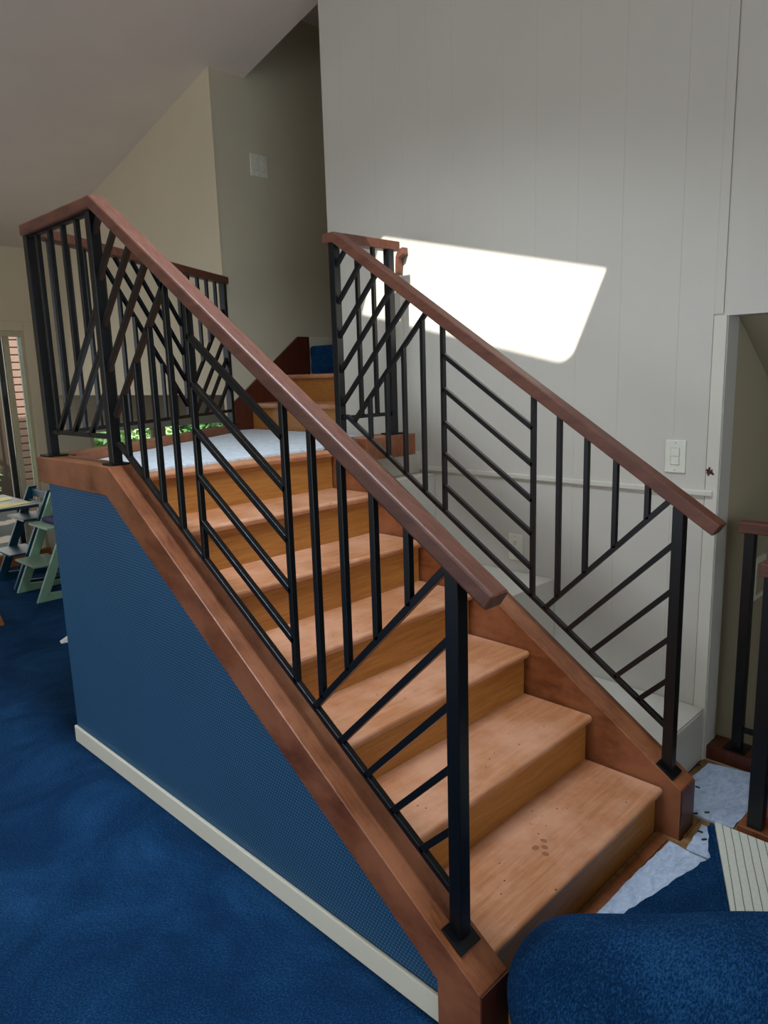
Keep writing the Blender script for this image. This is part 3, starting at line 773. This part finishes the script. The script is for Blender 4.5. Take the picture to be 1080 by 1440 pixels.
for dx, dy in ((1, -1), (1, 1), (-1, 1), (-1, -1)):
    bar('leg', (0.02+dx*0.10, 4.62+dy*0.10, 0.43), (0.02+dx*0.20, 4.62+dy*0.16, 0.012), 0.026, 0.026, 'oak', so, None, 0.004)
# small white folded card on the carpet
bm = bmesh.new()
v = [bm.verts.new(p) for p in ((0.36, 3.78, 0.001), (0.44, 3.76, 0.001), (0.455, 3.80, 0.055), (0.375, 3.84, 0.001), (0.455, 3.83, 0.001))]
for f in ((0, 1, 2), (0, 2, 3), (3, 2, 4), (0, 3, 4, 1), (1, 4, 2)): bm.faces.new([v[i] for i in f])
tag(make('folded_card', bm, 'card'), 'small white folded card lying on the carpet behind the blue wall', 'card')

# ================================================================= OUTSIDE THE GARDEN DOOR
struct(box('floor_patio', (-3.0, YD+0.101, -0.3), (7.5, 12.0, -0.05), 'patio'))
bp = thing('brick_pillar', 'pinkish brick pillar standing outside the sliding door', 'pillar', (1.48, 7.2, -0.05))
box('core', (1.39, 7.10, -0.05), (1.79, 7.48, 2.6), 'mortar', bp)
bmb = bmesh.new(); bm_box(bmb, (0, 0, 0), (0.19, 0.012, 0.062))
bmesh.ops.bevel(bmb, geom=bmb.edges[:], offset=0.003, segments=1, affect='EDGES')
me = bpy.data.meshes.new('brick'); bmb.to_mesh(me); bmb.free(); me.materials.append(MAT['brick'])
for r_ in range(34):
    cols = ((1.392, 1.0), (1.593, 1.0)) if r_ % 2 == 0 else ((1.392, 0.47), (1.4925, 1.0), (1.6935, 0.47))
    for x, sc in cols:
        o = bpy.data.objects.new('brick', me); COL.objects.link(o); o.parent = bp
        o.location = Vector((x, 7.088, -0.045+r_*0.076)) - Vector(bp.location); o.scale = (sc, 1, 1)
def shrub(label, loc, rx, rz, mat, n, seed):
    rnd = random.Random(seed); t = thing('shrub', label, 'shrub', loc)
    x0, y0, z0 = loc; bm = bmesh.new()
    for _ in range(n):
        u = Vector((rnd.gauss(0, 1), rnd.gauss(0, 1), rnd.gauss(0, 1))).normalized()*rnd.uniform(0.55, 1.0)
        c = Vector((x0+u.x*rx, y0+u.y*rx*0.7, z0+rz+u.z*rz))
        a = Vector((rnd.uniform(-1, 1), rnd.uniform(-1, 1), rnd.uniform(-1, 1))).normalized(); b_ = a.orthogonal().normalized()
        l, w = rnd.uniform(0.05, 0.09), rnd.uniform(0.02, 0.035)
        bm.faces.new([bm.verts.new(c+q) for q in (-a*l, b_*w, a*l, -b_*w)])
    f = make('foliage', bm, mat, t); f['kind'] = 'stuff'
    bm = bmesh.new(); bm_bar(bm, (x0, y0, z0), (x0, y0, z0+rz), 0.05, 0.05); make('stem', bm, 'bark', t)
shrub('bright green shrub outside the glass of the sliding door', (1.05, 8.2, -0.05), 0.42, 0.72, 'leaf', 2600, 1)
shrub('light green hedge shrub outside the low windows under the loft', (3.0, 8.0, -0.05), 0.85, 0.75, 'leaf', 5200, 2)
shrub('darker green shrub beyond the low windows under the loft', (4.6, 8.8, -0.05), 0.9, 0.85, 'leafdark', 4200, 3)

fe = thing('sky_backdrop_fence', 'added brown board backdrop blocking the sky behind the shrubs beyond the garden door', 'fence', (2.0, 10.2, -0.05))  # boards added to block the bright sky seen through the door glass
for k in range(40):
    bb = box('board', (-1.6+k*0.2, 10.2+0.02*(k % 2), -0.05), (-1.41+k*0.2, 10.225+0.02*(k % 2), 2.35), 'bark', fe)
for z in (0.3, 1.9): box('rail', (-1.6, 10.255, z), (6.4, 10.30, z+0.09), 'bark', fe)
shrub('tall dark green bush growing at the left of the brick pillar', (0.55, 9.2, -0.05), 0.75, 1.25, 'leafdark', 4200, 5)
